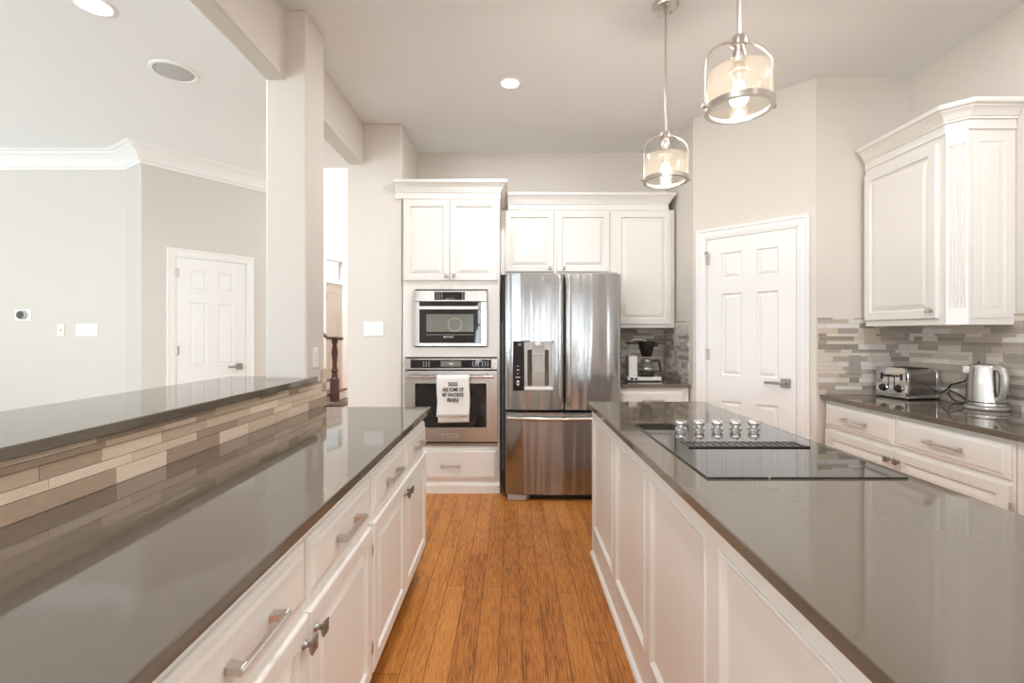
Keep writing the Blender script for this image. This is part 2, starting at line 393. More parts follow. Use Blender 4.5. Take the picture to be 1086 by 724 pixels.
# living room: wall A faces the camera, a short return, wall B runs back to the foyer
WA = 4.454; ca = Vector((-3.718, WA)); cb = Vector((-3.432, 4.279)); db = Vector((0.602, 0.798))
wb_end = cb + db * 1.42
struct(MB().prism([(XL, WA), ca[:], cb[:], (cb.x + .02, cb.y + .16), (ca.x + .05, ca.y + .12), (XL, WA + .12)], 0, CL).build('wall_living', 'wall_living'))
struct(MB().box(0, .26, 0, .1, 0, CL).box(.92, 1.42, 0, .1, 0, CL).box(.26, .92, 0, .1, 2.09, CL).build('wall_living_door', 'wall_living'), (cb.x, cb.y, 0), math.atan2(db.y, db.x))
cp = [(0, -.157), (.014, -.157), (.016, -.135), (.03, -.125), (.04, -.10), (.07, -.062), (.10, -.036), (.112, -.03), (.116, -.018), (.135, -.016), (.15, -.004), (.156, 0), (0, 0)]
struct(MB().sweep([(XL, WA), ca[:], cb[:], wb_end[:]], [(o, CL + z) for o, z in cp]).build('trim_crown', 'trim', smooth=25))

DOORP = [(0, 0), (.006, .010), (.013, .0115), (.034, .0025)]
CASP = [(0, 0.02), (0, -.010), (.012, -.012), (.018, -.014), (.045, -.015), (.05, -.021), (.066, -.023), (.07, -.02), (.07, .0)]
def six_panel(name, wd, ht, loc, rz, lever_x):
    """interior door: slab, casing, hinges and lever; local x along the wall, front facing -y, origin at the hinge-side bottom"""
    st, mid = .112 * wd / .62, .105
    c0, c1 = (st, wd / 2 - mid / 2), (wd / 2 + mid / 2, wd - st)
    rows = [(.20, .80), (1.00, 1.63), (1.745, 1.945)]; kz = ht / 2.06
    rects = [(a, b, z0 * kz, z1 * kz) for a, b in (c0, c1) for z0, z1 in rows]
    d = struct(MB().slab(0, wd, .008, ht, rects, DOORP, .035).build(name, 'trim'), loc, rz)
    MB().casing(-.014, wd + .014, ht + .014, CASP).build('casing', 'trim', d)
    jm = MB(); jm.box(-.014, -.003, -.004, .03, 0, ht + .014); jm.box(wd + .003, wd + .014, -.004, .03, 0, ht + .014); jm.box(-.014, wd + .014, -.004, .03, ht + .003, ht + .014)
    jm.build('jamb', 'trim', d)
    for z in (.25, 1.12, ht - .2):
        MB().lathe([(.006, 0), (.006, .09)], (-.002, -.008, z), 10).box(-.002, .022, -.003, 0, z, z + .09).build('hinge', 'nickel', d)
    lv = MB().box(lever_x - .032, lever_x + .032, -.009, 0, .945, 1.009).build('rosette', 'pewter', d, bevel=.002)
    s_ = -1 if lever_x > wd / 2 else 1
    b = MB().lathe([(.011, 0), (.011, .05)], (lever_x, 0, .977), 14, 'y'); b.box(min(lever_x, lever_x + s_ * .125), max(lever_x, lever_x + s_ * .125), -.058, -.044, .967, .987)
    b.build('lever', 'pewter', lv, bevel=.003)
    return d
# pantry door on the 45-degree wall (local x runs towards the camera side)
r2 = math.sqrt(.5)
def on_diag(t, out=0.0): return (SIDE + t - out * r2, 3.777 - t - out * r2, 0)
dp = six_panel('door_1', 0.622, 2.075, on_diag(0.082, 0.0), -PI / 4, 0.622 - .065)
# an over-door hook pair and a bent closer arm on the top hinge
for x in (.06, .47):
    MB().box(x, x + .022, -.004, 0, 1.99, 2.075).build('hook_strap', 'white_plastic', dp)
MB().tube([(-.004, -.012, 1.965), (-.002, -.05, 1.972), (.03, -.055, 1.972)], .006, 8).build('door_stop', 'nickel', dp)
ang = math.atan2(db.y, db.x)
p0 = cb + db * 0.275
six_panel('door_2', 0.63, 2.075, (p0.x, p0.y, 0), ang, 0.63 - .06)

# ------------------------------------------------------------------ foyer seen through the opening
wall('wall_foyer_far', -3.45, -1.0, 9.95, 10.1, 0, 5.3, 'trim')
wall('wall_foyer_right', -1.478, -1.378, 3.86 + .74, 9.95, 0, 5.3, 'trim')
wall('wall_foyer_above', -5.5, -1.4, 4.84, 4.94, CL + .1, 5.3, 'trim')
plane([(-5.6, 4.84), (-1.3, 4.84), (-1.3, 10.1), (-5.6, 10.1)], 5.2, 'ceiling_foyer', 'ceiling')
fd = Vector((.27, .963)).normalized(); fa = math.atan2(fd.y, fd.x); fo = Vector((-3.49, 8.6)) - fd * 1.0
struct(MB().box(0, 1.02, 0, .1, 0, 5.2).box(1.02, 1.55, 0, .1, 2.73, 5.2).box(1.55, 2.6, 0, .1, 0, 5.2).build('wall_foyer_door', 'wall'), (fo.x, fo.y, 0), fa)
d3 = struct(MB().slab(1.04, 1.50, .02, 2.27, [(1.12, 1.42, .3, 1.0), (1.12, 1.42, 1.15, 2.1)], DOORP, .045).build('door_3', 'doorwood'), (fo.x, fo.y, 0), fa)
MB().casing(1.02, 1.52, 2.72, [(0, .05), (0, -.02), (.02, -.025), (.10, -.03), (.12, -.04), (.13, -.03), (.13, 0)]).build('casing', 'trim', d3)
MB().box(1.0, 1.55, -.02, .05, 2.28, 2.36).build('transom_bar', 'trim', d3)
MB().box(1.02, 1.53, .02, .028, 2.36, 2.71).build('transom_pane', 'pane', d3)
for z in (.3, 1.2, 1.95): MB().lathe([(.011, 0), (.011, .12)], (1.05, -.012, z), 10).build('hinge', 'nickel', d3)
# stair flight with its newel and handrail
stx, sty = -2.913, 7.9
t = thing('staircase', 'dark wooden stair foot with turned newel and curved handrail beyond the opening', 'stairs', (stx, sty, 0))
b = MB()
for i in range(5): b.box(-.34 * 0 - 1.0 - .27 * i + .27 * i, .16 - .0 - .25 * i, -.45, .45, .17 * i, .17 * (i + 1) - .03)
b.build('riser', 'trim', t)
b = MB()
for i in range(5): b.box(-1.0, .19 - .25 * i, -.48, .45, .17 * (i + 1) - .03, .17 * (i + 1))
b.build('tread', 'darkwood', t, bevel=.006)
MB().lathe([(.075, 0), (.075, .36), (.06, .38), (.045, .40), (.055, .43), (.04, .46), (.062, .50), (.04, .54), (.034, .60), (.052, .80), (.034, .93), (.05, .96), (.05, 1.0), (.06, 1.02), (.06, 1.05)], (.02, -.36, .22), 20).build('newel', 'darkwood', t, smooth=40)
MB().tube([(.15, -.36, 1.245), (.02, -.36, 1.245), (-.10, -.36, 1.26), (-.22, -.36, 1.36), (-.5, -.36, 1.58), (-1.0, -.36, 1.93)], .034, 12, squash=.8).build('handrail', 'darkwood', t, smooth=40)
for i, x in enumerate((-.2, -.45, -.70, -.92)):
    MB().lathe([(.018, .17 * (i + 1)), (.014, .17 * i + .7), (.018, 1.32 + .175 * i)], (x, -.36, 0), 10).build('baluster', 'white_plastic', t)

# ------------------------------------------------------------------ strip tile splashbacks
def tiles(name, L, ht, m, rows, lens, loc, rz, seed, ends=None):
    """strip tiles facing -y, local x along the wall from 0 to L"""
    rnd = random.Random(seed); b = MB(); z = 0.0; i = 0; g = .0009
    b.box(0, L, .006, .010, 0, ht, 1)
    while z < ht - .004:
        h = min(rows[i % len(rows)], ht - z); i += 1; x = -rnd.random() * lens[1]
        while x < L:
            l = rnd.uniform(*lens); a, c = max(x, 0), min(x + l, L); x += l
            if c - a > .006: b.box(a + g, c - g, 0.0, .008, z + g, z + h - g)
        z += h
    return struct(b.build(name, [M[m], M['grout']]), loc, rz)
tiles('trim_bar_tile', 3.18, .148, 'tile_bar', [.047, .028, .036, .018, .028], (.09, .30), (-1.1, -.5, .915), PI / 2, 3)
tiles('trim_pillar_tile', .062, .21, 'tile_bar', [.047, .028, .036, .018, .028, .06], (.2, .3), (-1.0995, 2.6195 + .06, .915), PI / 2, 5)
RW = [.034, .026, .021, .036, .024, .030, .019, .036]
tiles('trim_end_wall_tile', RIGHT - 2.09, .525, 'tile_wall', RW, (.06, .26), (2.09, 3.153, .915), 0, 11)
tiles('trim_right_wall_tile', 4.0, .525, 'tile_wall', RW, (.06, .28), (RIGHT - .011, 3.153, .915), -PI / 2, 12)
tiles('trim_back_wall_tile', SIDE - .86, .465, 'tile_wall', RW, (.06, .26), (.86, BACK - .011, .915), 0, 13)
tiles('trim_side_wall_tile', BACK - 3.86, .525, 'tile_wall', RW, (.05, .16), (SIDE - .011, BACK - .012, .915), -PI / 2, 14)

# ------------------------------------------------------------------ cabinets
DOOR = [(0, 0), (0, -.013), (.003, -.018), (.007, -.02), (.050, -.02), (.0525, -.0155), (.055, -.0075), (.062, -.007), (.088, -.0165), (.092, -.017)]
DRAW = [(0, 0), (0, -.008), (.005, -.010), (.008, -.0135), (.018, -.0145), (.022, -.0175), (.026, -.0195), (.03, -.02)]
def knob(parent, x, z, m='pewter'):
    b = MB().lathe([(.011, 0), (.009, .004), (.006, .008), (.006, .014), (.009, .018)], (x, -.02, z), 14, 'y')
    h, H2 = .009, .0155
    vs = [(x - h, -.037, z - h), (x + h, -.037, z - h), (x + h, -.037, z + h), (x - h, -.037, z + h)] + [(x - H2, -.044, z - H2), (x + H2, -.044, z - H2), (x + H2, -.044, z + H2), (x - H2, -.044, z + H2)] + \
         [(x - H2, -.047, z - H2), (x + H2, -.047, z - H2), (x + H2, -.047, z + H2), (x - H2, -.047, z + H2)] + [(x, -.0515, z)]
    fs = [(3, 2, 1, 0)] + [(i + o, (i + 1) % 4 + o, (i + 1) % 4 + 4 + o, i + 4 + o) for o in (0, 4) for i in range(4)] + [(8 + i, 8 + (i + 1) % 4, 12) for i in range(4)]
    b.add(vs, fs)
    return b.build('knob', m, parent)
def pull(parent, x, z, L=.17, m='nickel'):
    b = MB()
    b.prism_x([(-.044, z - .006), (-.052, z - .004), (-.056, z + .001), (-.052, z + .006), (-.044, z + .006)], x - L / 2, x + L / 2)
    for s in (-1, 1):
        e = x + s * L / 2
        q = [(e, -.05), (e - s * .004, -.02), (e - s * .026, -.02), (e - s * .018, -.05)]
        b.prism(q if s < 0 else q[::-1], z - .0075, z + .0075)
    return b.build('handle', m, parent, bevel=.0012)
def door(parent, x0, x1, z0, z1, kn=None, hinge=None, m='cab'):
    d = MB().rings(x0, x1, z0, z1, DOOR, back=True).build('door', m, parent)
    if kn: knob(d, kn[0], kn[1], 'nickel' if z1 > 1.2 else 'pewter')
    if hinge is not None:
        for z in (z0 + .09, z1 - .09): MB().lathe([(.0035, 0), (.0045, .003), (.0045, .032), (.0035, .035)], (hinge, -.014, z - .017), 8).build('hinge', 'nickel', d)
    return d
def drawer(parent, x0, x1, z0, z1, hx=None, hz=None, L=.17, m='cab'):
    d = MB().rings(x0, x1, z0, z1, DRAW, back=True).build('drawer', m, parent)
    pull(d, (x0 + x1) / 2 if hx is None else hx, (z0 + z1) / 2 if hz is None else hz, L)
    return d
def carcass(parent, wd, dp, z0, z1, toe=True):
    b = MB().box(0, wd, 0, dp, z0, z1)
    o = b.build('body', 'cab', parent)
    if toe: MB().box(0, wd, .075, dp, 0, z0).build('toe_kick', 'cabdark', parent)
    return o
def base_cabinet(wd, dp, zd, label, group, loc, rz, xs, L=.17, doors_z=(.15, .672)):
    t = thing('base_cabinet', label, 'cabinet', loc, rz, group)
    carcass(t, wd, dp, .118, .885)
    (a0, a1), (b0, b1) = xs
    drawer(t, a0, a1, *zd, L=L); drawer(t, b0, b1, *zd, L=L)
    g = (a1 + b0) / 2
    door(t, a0, g - .002, *doors_z, kn=(g - .032, doors_z[1] - .055), hinge=a0 - .004)
    door(t, g + .002, b1, *doors_z, kn=(g + .032, doors_z[1] - .055), hinge=b1 + .004)
    return t
G1 = 'white base cabinets under the bar side counter'
XF = -.50
cabA = base_cabinet(.992, .58, (.697, .843), 'white base cabinet at the oven end of the bar counter, two drawers over two doors', G1, (XF, 1.60, 0), PI / 2, ((.010, .486), (.500, .984)))
dup(cabA, (XF, .604, 0), PI / 2, 'white base cabinet of the bar counter with its drawers cut by the photo bottom edge')
dup(cabA, (XF, -.392, 0), PI / 2, 'white base cabinet under the near end of the bar counter, below the frame')
# worktops: one slab each
def slab_top(name, label, poly, z1, th=.03, m='quartz', group=None):
    o = MB().prism(poly, z1 - th, z1).build(name, m, None, bevel=.003, seg=2)
    return tag(o, label, 'countertop', group)
slab_top('countertop', 'long grey quartz worktop below the tiled bar, over white drawers', [(-1.10, -.42), (-.462, -.42), (-.462, 2.632), (-1.10, 2.632)], .915)
slab_top('bar_top', 'raised grey quartz bar ledge above the strip tile, ending at the pillar', [(-1.58, -.5), (-1.075, -.5), (-1.075, 2.56), (-1.0985, 2.56), (-1.1115, 2.498), (-1.336, 2.498), (-1.336, 2.60), (-1.58, 2.60)], 1.093)

# island
isl = thing('kitchen_island', 'white panelled island base under the cooktop counter', 'kitchen island', (.49, 2.795, 0), -PI / 2)
MB().box(0, 2.68, .012, .65, 0, .885).build('body', 'cab', isl)
pan = [(.03, .545), (.615, 1.095), (1.16, 1.63), (1.705, 2.175), (2.25, 2.62)]
fr = MB(); zz0, zz1 = .165, .825
fr.box(0, 2.68, 0, .012, 0, zz0); fr.box(0, 2.68, 0, .012, zz1, .885); e = 0
for a, c in pan: fr.box(e, a, 0, .012, zz0, zz1); e = c
fr.box(e, 2.68, 0, .012, zz0, zz1); fr.build('frame', 'cab', isl)
for a, c in pan:
    MB().rings(a, c, zz0, zz1, [(0, 0), (0, -.004), (.004, -.006), (.010, -.005), (.022, .006), (.026, .008), (.03, .008)]).build('panel', 'cab', isl)
MB().prism_x([(0, 0), (-.017, 0), (-.017, .006), (-.012, .016), (-.004, .022), (0, .022)], -.005, 2.68).build('shoe_moulding', 'cab', isl)
MB().box(-.012, 0, -.004, .65, 0, .885).build('end_panel', 'cab', isl)
slab_top('island_countertop', 'grey quartz island worktop carrying the black cooktop', [(.462, .08), (1.18, .08), (1.18, 2.832), (.462, 2.832)], .915)

# cabinets along the right wall
G2 = 'white base cabinets under the toaster counter'
base_cabinet(1.19, .565, (.705, .862), 'white base cabinet under the toaster with two wide drawers over knobbed doors', G2, (2.14, 3.15, 0), -PI / 2, ((.015, .575), (.595, 1.175)), L=.185, doors_z=(.15, .683))
base_cabinet(1.19, .565, (.705, .862), 'white base cabinet along the right wall, cut by the frame past the kettle', G2, (2.14, 1.955, 0), -PI / 2, ((.06, .60), (.62, 1.175)), L=.185, doors_z=(.15, .683))
slab_top('toaster_countertop', 'dark quartz worktop along the right wall holding the toaster and kettle', [(2.10, .70), (RIGHT - .012, .70), (RIGHT - .012, 3.152), (2.10, 3.152)], .915)

CROWN = [(0, 0), (.010, 0), (.010, .007), (.005, .010), (.005, .052), (.014, .054), (.014, .066), (.019, .068), (.024, .082), (.034, .098), (.047, .110), (.047, .116), (.057, .119), (.062, .125), (.062, .146), (0, .146)]
# right upper cabinet with a fluted 45-degree corner
t = thing('upper_cabinet', 'tall white wall cabinet with crown and fluted corner above the toaster', 'cabinet', (0, 0, 0), 0, 'white wall cabinets')
ux, uy0, uy1 = 2.40, 3.135, 2.557; uc = .064
zb, zt = 1.38, 2.434
foot = [(RIGHT - .003, uy0), (ux, uy0), (ux, uy1), (ux + uc, uy1 - uc), (RIGHT - .003, uy1 - uc)]
MB().prism(foot, zb, zt).build('body', 'cab', t)
MB().sweep(foot[1:], [(o, zt + z) for o, z in CROWN]).build('crown', 'cab', t, smooth=25)
d = door(t, 0, uy0 - uy1 - .045, 1.416, 2.397, kn=(uy0 - uy1 - .075, 1.462), hinge=None); d.location = (ux, uy0 - .008, 0); d.rotation_euler = (0, 0, -PI / 2)
pl = MB(); wl = uc * math.sqrt(2); nf = 5
q = [(0, 0)]; m0 = .012; fw = (wl - 2 * m0) / nf
for i in range(nf):
    x = m0 + i * fw
    for kx in range(7):
        a = PI * kx / 6; q.append((x + fw * .5 - fw * .36 * math.cos(a), .008 * math.sin(a)))
q.append((wl, 0)); q += [(wl, .02), (0, .02)]
pl.prism([(x, y - .010) for x, y in q], 1.47, 2.36); pl.box(0, wl, -.010, .012, zb, 1.47); pl.box(0, wl, -.010, .012, 2.36, zt)
o = pl.build('fluted_pilaster', 'cab', t); o.location = (ux, uy1, 0); o.rotation_euler = (0, 0, -PI / 4)
o = MB().rings(.02, RIGHT - ux - uc - .03, 1.416, 2.40, [(0, 0), (0, -.002), (.032, -.002), (.037, .006), (.043, .006), (.062, -.0015)], back=False).build('end_panel', 'cab', t); o.location = (ux + uc, uy1 - uc - .001, 0)

# tall oven cabinet
OX0, OX1, OY = -.912, -.103, 3.86
oc = thing('oven_cabinet', 'tall white cabinet holding the microwave above the wall oven', 'cabinet', (OX0, OY, 0), 0, None)
W = OX1 - OX0
b = MB(); dpt = BACK - OY - .003
b.box(0, .02, 0, dpt, .0, 2.455); b.box(W - .02, W, 0, dpt, 0, 2.455); b.box(.02, W - .02, .5, dpt, 0, 2.455)
ox0, ox1 = .02, W - .02
b.box(ox0, ox1, 0, .5, 1.70, 2.455); b.box(ox0, ox1, 0, .5, 1.135, 1.215); b.box(ox0, ox1, 0, .5, 0.085, .395)
b.box(ox0, .10, 0, .03, 1.215, 1.70); b.box(W - .10, ox1, 0, .03, 1.215, 1.70)
b.build('body', 'cab', oc)
MB().prism_x([(0, 0), (-.014, 0), (-.014, .062), (-.010, .074), (-.004, .08), (0, .09)], -.0, W).build('plinth', 'cab', oc)
drawer(oc, .012, W - .016, .112, .372, L=.155, hz=.233)
door(oc, .012, W / 2 - .013, 1.77, 2.44, kn=(W / 2 - .040, 1.808)); door(oc, W / 2 - .003 - .006, W - .016, 1.77, 2.44, kn=(W / 2 + .026, 1.808))
MB().sweep([(-.062, 0), (W, 0), (W, dpt)], [(o_, 2.455 + z) for o_, z in CROWN]).build('crown', 'cab', oc, smooth=25)

# cabinets over the fridge and beside it
UY = 4.16
uc_ = thing('fridge_cabinet', 'white three-door wall cabinet spanning over the fridge to the coffee corner', 'cabinet', (-.10, UY, 0), 0, 'white wall cabinets')
UW = 1.462 + .10; ud = BACK - UY - .013
MB().box(0, .98, 0, ud, 1.86, 2.44).box(.98, UW, 0, ud, 1.382, 2.44).build('body', 'cab', uc_)
def ux_(px): return (px - 543) / 490 * (UY - .02) + .10
door(uc_, ux_(535.5), ux_(587.5), 1.882, 2.424, kn=(ux_(582.5), 1.915)); door(uc_, ux_(590.5), ux_(646.8), 1.882, 2.424, kn=(ux_(597.5), 1.915))
door(uc_, ux_(653), ux_(712.5), 1.412, 2.424)
MB().sweep([(0.066, 0), (UW - .058, 0), (UW - .058, ud)], [(o_ * .92, 2.44 + z) for o_, z in CROWN]).build('crown', 'cab', uc_, smooth=25)
# base cabinet and counter of the coffee corner
t = thing('corner_cabinet', 'small white base cabinet beneath the coffee maker beside the fridge', 'cabinet', (.885, 3.84, 0), 0)
carcass(t, SIDE - .885 - .012, .62, .118, .885)
drawer(t, .012, .548, .70, .862); door(t, .012, .278, .15, .68, kn=(.25, .62)); door(t, .282, .548, .15, .68, kn=(.31, .62))
slab_top('coffee_countertop', 'dark quartz worktop beside the fridge with the coffee maker on it', [(.885, 3.80), (SIDE - .013, 3.80), (SIDE - .013, BACK - .012), (.885, BACK - .012)], .915)

# ------------------------------------------------------------------ fridge
FY = 3.685
fr_ = thing('refrigerator', 'stainless french door refrigerator with dispenser and bottom freezer drawer', 'refrigerator', (.409, FY, 0))
MB().box(-.478, .456, .085, .78, .03, 1.79).build('case', 'case', fr_)
def fy(x, x0, x1): return -.016 * (1 - (x / .46) ** 2) - .014 * (1 - ((2 * x - x0 - x1) / (x1 - x0)) ** 2)
def outline(x0, x1, notch=None):
    pts = []; n = 28; r = .012
    for i in range(n + 1):
        x = x0 + (x1 - x0) * i / n
        d = min(x - x0, x1 - x)
        y = fy(x, x0, x1) + (r - math.sqrt(max(0, r * r - (r - d) ** 2)) if d < r else 0)
        if i in (0, n): y = fy(x, x0, x1) + r
        pts.append((x, y))
    if notch:
        a, c, dep = notch
        L_ = [p for p in pts if p[0] < a]; R_ = [p for p in pts if p[0] > c]
        pts = L_ + [(a, fy(a, x0, x1)), (a, dep), (c, dep), (c, fy(c, x0, x1))] + R_
    return pts + [(x1, .078), (x0, .078)]
lx0, lx1, rx0, rx1 = -.46, .004, .012, .46
n0, n1 = -.318, -.079
b = MB(); b.prism(outline(lx0, lx1), .726, .884); b.prism(outline(lx0, lx1, (n0, n1, .06)), .884, 1.267); b.prism(outline(lx0, lx1), 1.267, 1.806)
ld = b.build('door', 'steel', fr_, smooth=35)
rd = MB().prism(outline(rx0, rx1), .726, 1.806).build('door', 'steel', fr_, smooth=35)
fz = MB().prism(outline(lx0, rx1), .055, .704).build('freezer_drawer', 'steel', fr_, smooth=35)
for dr, x in ((ld, -.028), (rd, .044)):
    MB().tube([(x, .0, .75), (x, -.026, .78), (x, -.034, .85), (x, -.036, 1.25), (x, -.034, 1.7), (x, -.026, 1.765), (x, 0, 1.795)], .015, 12, squash=1.0).build('handle', 'steel_flat', dr, smooth=50)
MB().tube([(-.435, -.0, .665), (-.41, -.03, .665), (-.37, -.05, .664), (-.2, -.066, .662), (0, -.072, .661), (.2, -.066, .662), (.37, -.05, .664), (.41, -.03, .665), (.435, -.0, .665)], .024, 12, squash=.75).build('handle', 'steel_flat', fz, smooth=50)
b = MB(); b.box(-.455, .455, .03, .3, .012, .055); b.build('kick_grille', 'black', fr_)
MB().prism([(-.445, -.005), (-.30, -.005), (-.27, .03), (-.27, .08), (-.445, .08)], .004, .05).build('foot', 'grey', fr_, bevel=.004); MB().prism([(.27, .03), (.30, -.005), (.445, -.005), (.445, .08), (.27, .08)], .004, .05).build('foot', 'grey', fr_, bevel=.004)
for x in (-.40, .40): MB().box(x - .04, x + .04, .02, .16, 1.806, 1.822).build('hinge_cover', 'grey', fr_, bevel=.003)
# dispenser
dy = -.022
pn = MB().box(-.402, n0 + .006, dy - .009, .03, .878, 1.272).build('control_panel', 'black_glass', ld, bevel=.002)
yy = dy - .0098
for z, wd_ in ((1.073, .012), (1.044, .02), (1.015, .008), (.985, .034)): mark(pn, -.362 - wd_ / 2, -.362 + wd_ / 2, yy, yy + .001, z - .003, z + .003)
for za, zc in ((.945, .965), (.935, .915)):
    b = MB(); b.add([(-.376, yy, za), (-.348, yy, za), (-.362, yy, zc)], [(0, 1, 2)]); b.build('arrow_mark', 'white_ink', pn)
b = MB()
b.box(n0, n1, .045, .062, .884, 1.267); b.box(n0, n0 + .012, dy + .002, .06, .884, 1.267); b.box(n1 - .012, n1, dy + .002, .06, .884, 1.267); b.box(n0, n1, dy + .002, .06, 1.255, 1.267)
b.build('dispenser_cavity', 'silver_plastic', ld, bevel=.002)
b = MB(); cx = (n0 + n1) / 2
b.prism([(n0 + .03, .048), (cx - .05, .012), (cx + .05, .012), (n1 - .03, .048)], .90, 1.20); b.build('back_plate', 'steel_dark', ld)
MB().box(cx - .045, cx + .045, -.018, .04, 1.175, 1.235).build('nozzle_housing', 'grey', ld, bevel=.006)
MB().lathe([(.03, 0), (.034, .01), (.034, .024), (.02, .036)], (cx, -.004, 1.233), 20).build('spout', 'white_plastic', ld, smooth=40)
MB().box(cx - .042, cx + .042, -.006, .012, 1.02, 1.165).build('paddle', 'grey', ld, bevel=.004)
MB().box(n0 + .004, n1 - .004, dy - .006, .045, .884, .906).build('drip_tray', 'white_plastic', ld, bevel=.004)
MB().box(n0 - .004, n1 + .004, dy - .002, dy + .012, 1.264, 1.274).build('dispenser_trim', 'black', ld)
text('logo', 'LG', .022, 'white_ink', pn, (-.35, yy, 1.243))
text('logo', 'LG', .03, 'steel_dark', rd, (.395, fy(.395, rx0, rx1) - .0015, 1.752))

# ------------------------------------------------------------------ wall oven
ov = thing('built_in_oven', 'stainless wall oven with a white towel hanging on its handle', 'oven', (OX0 + W / 2, OY, 0))
hw = .3875
def rect_frame(b, x0, x1, z0, z1, ix0, ix1, iz0, iz1, y0, y1, mi=0):
    b.box(x0, ix0, y0, y1, z0, z1, mi); b.box(ix1, x1, y0, y1, z0, z1, mi); b.box(ix0, ix1, y0, y1, z0, iz0, mi); b.box(ix0, ix1, y0, y1, iz1, z1, mi)
b = MB(); b.box(-.368, .368, .004, .48, .41, 1.12); b.build('body', 'case', ov)
b = MB(); rect_frame(b, -hw, hw, 1.032, 1.123, -.335, .335, 1.044, 1.112, -.022, -.0008); b.build('control_surround', 'steel_flat', ov, bevel=.002)
cpn = MB().box(-.335, .335, -.019, -.0008, 1.044, 1.112).build('control_panel', 'black_glass', ov)
MB().box(-.085, .085, -.0195, -.018, 1.056, 1.102).build('display', 'oven_window', cpn)
text('clock', '1:32', .022, 'display', cpn, (.0, -.0200, 1.079))
for gx in (-.205, .205, .285):
    for i in range(3):
        for j in range(3): mark(cpn, gx - .026 + i * .022, gx - .026 + i * .022 + .008, -.0198, -.0188, 1.060 + j * .015, 1.066 + j * .015)
b = MB(); rect_frame(b, -hw, hw, .432, 1.022, -.303, .303, .545, .925, -.032, -.0008)
dr = b.build('door', 'steel_flat', ov, bevel=.003)
rect = MB(); rect_frame(rect, -.308, .308, .54, .93, -.296, .296, .552, .918, -.034, -.028); rect.build('window_trim', 'nickel', dr)
MB().box(-.303, .303, -.026, -.004, .545, .925).build('window', 'black_glass', dr)
MB().tube([(-.355, -.085, .977), (.355, -.085, .977)], .0125, 14).build('handle', 'nickel', dr, smooth=40)
for x in (-.345, .32): MB().box(x, x + .025, -.08, -.03, .967, .987).build('handle_bracket', 'nickel', dr, bevel=.003)
bd = MB().box(-.078, .066, -.0345, -.031, .472, .502).build('badge', 'silver_plastic', dr, bevel=.001)
text('lettering', 'KitchenAid', .024, 'ink', bd, (-.006, -.0352, .487))
MB().box(-hw, hw, -.012, -.0008, .400, .428).build('bottom_vent', 'black', ov); MB().box(-hw, hw, -.022, -.0008, .404, .416).build('bottom_trim', 'nickel', ov, bevel=.002)

# towel over the oven handle
tw = thing('dish_towel', 'white dish towel lettered about dogs hanging from the oven handle', 'towel', (0, 0, 0))
hy, hz = OY - .085, .977; tx0, tx1 = -.6125, -.347
prof = []; R = .0165
for i in range(14): prof.append((hy - R - .006 + .004 * math.sin(i * .5) * (1 - i / 13), .655 + (hz - .655) * i / 13))
for i in range(1, 8): a = PI * i / 8; prof.append((hy - R * math.cos(a), hz + R * math.sin(a)))
for i in range(14): prof.append((hy + R - .002, hz - (hz - .602) * i / 13))
nx = 16; vs = []; fs = []
for j, (y, z) in enumerate(prof):
    for i in range(nx + 1):
        u = i / nx; fade = min(1, abs(z - hz) / .2)
        sh = 0.010 if j > 20 else 0
        vs.append((tx0 + sh + (tx1 - tx0 - sh) * u + .004 * math.sin(z * 18) * fade, y + .0035 * math.sin(u * 9 + .8) * fade * (1 if j < 20 else .3), z + (.006 * (u - .5) if j in (0, len(prof) - 1) else 0)))
for j in range(len(prof) - 1):
    for i in range(nx): a = j * (nx + 1) + i; fs.append((a, a + 1, a + nx + 2, a + nx + 1))
b = MB(); b.add(vs, fs); o = b.build('cloth', 'cotton', tw, smooth=60)
s = o.modifiers.new('thickness', 'SOLIDIFY'); s.thickness = .0028; s.offset = 0
hem = MB().box(tx0 + .002, tx1 - .002, hy - R - .0105, hy - R - .0088, .668, .6705).build('hem', 'grey', tw)
for i, l in enumerate(('DOGS', 'ARE SOME OF', 'MY FAVORITE', 'PEOPLE')):
    text('lettering', l, .042, 'ink', tw, (tx0 + .133, hy - R - .0135, .918 - .043 * i), xscale=.66, off=.0012)

# ------------------------------------------------------------------ microwave
mw = thing('microwave', 'built-in stainless microwave with black glass door above the oven', 'microwave', (OX0 + W / 2 - .007, OY, 0))
MB().box(-.29, .29, .004, .42, 1.23, 1.68).build('body', 'case', mw)
MB().box(-.307, .307, -.022, -.0008, 1.598, 1.688).build('control_strip', 'steel_flat', mw, bevel=.002)
cp_ = MB().box(-.13, .122, -.0245, -.020, 1.610, 1.677).build('control_panel', 'black_glass', mw, bevel=.001)
for i in range(3):
    for j in range(4): mark(cp_, -.115 + i * .022, -.115 + i * .022 + .006, -.0252, -.0244, 1.622 + j * .013, 1.627 + j * .013)
for x in (-.03, -.008, .018, .10): mark(cp_, x, x + .008, -.0252, -.0244, 1.618, 1.623)
for j in range(3): mark(cp_, .102, .109, -.0252, -.0244, 1.634 + j * .013, 1.639 + j * .013)
b = MB(); rect_frame(b, -.307, .307, 1.226, 1.594, -.256, .254, 1.252, 1.5935, -.022, -.0008); b.build('surround', 'steel_flat', mw, bevel=.002)
dm = MB().box(-.255, .253, -.030, .003, 1.254, 1.590).build('door', 'black_glass', mw, bevel=.002)
MB().box(-.195, .195, -.0306, -.0296, 1.345, 1.492).build('window', 'oven_window', dm)
MB().lathe([(.052, 0), (.056, .0004), (.058, .0)], (.04, -.0306, 1.405), 32, 'y', cap=False).build('turntable_ring', 'grey', dm)
MB().box(-.195, .195, -.0308, -.0296, 1.319, 1.322).build('trim_line', 'grey', dm)
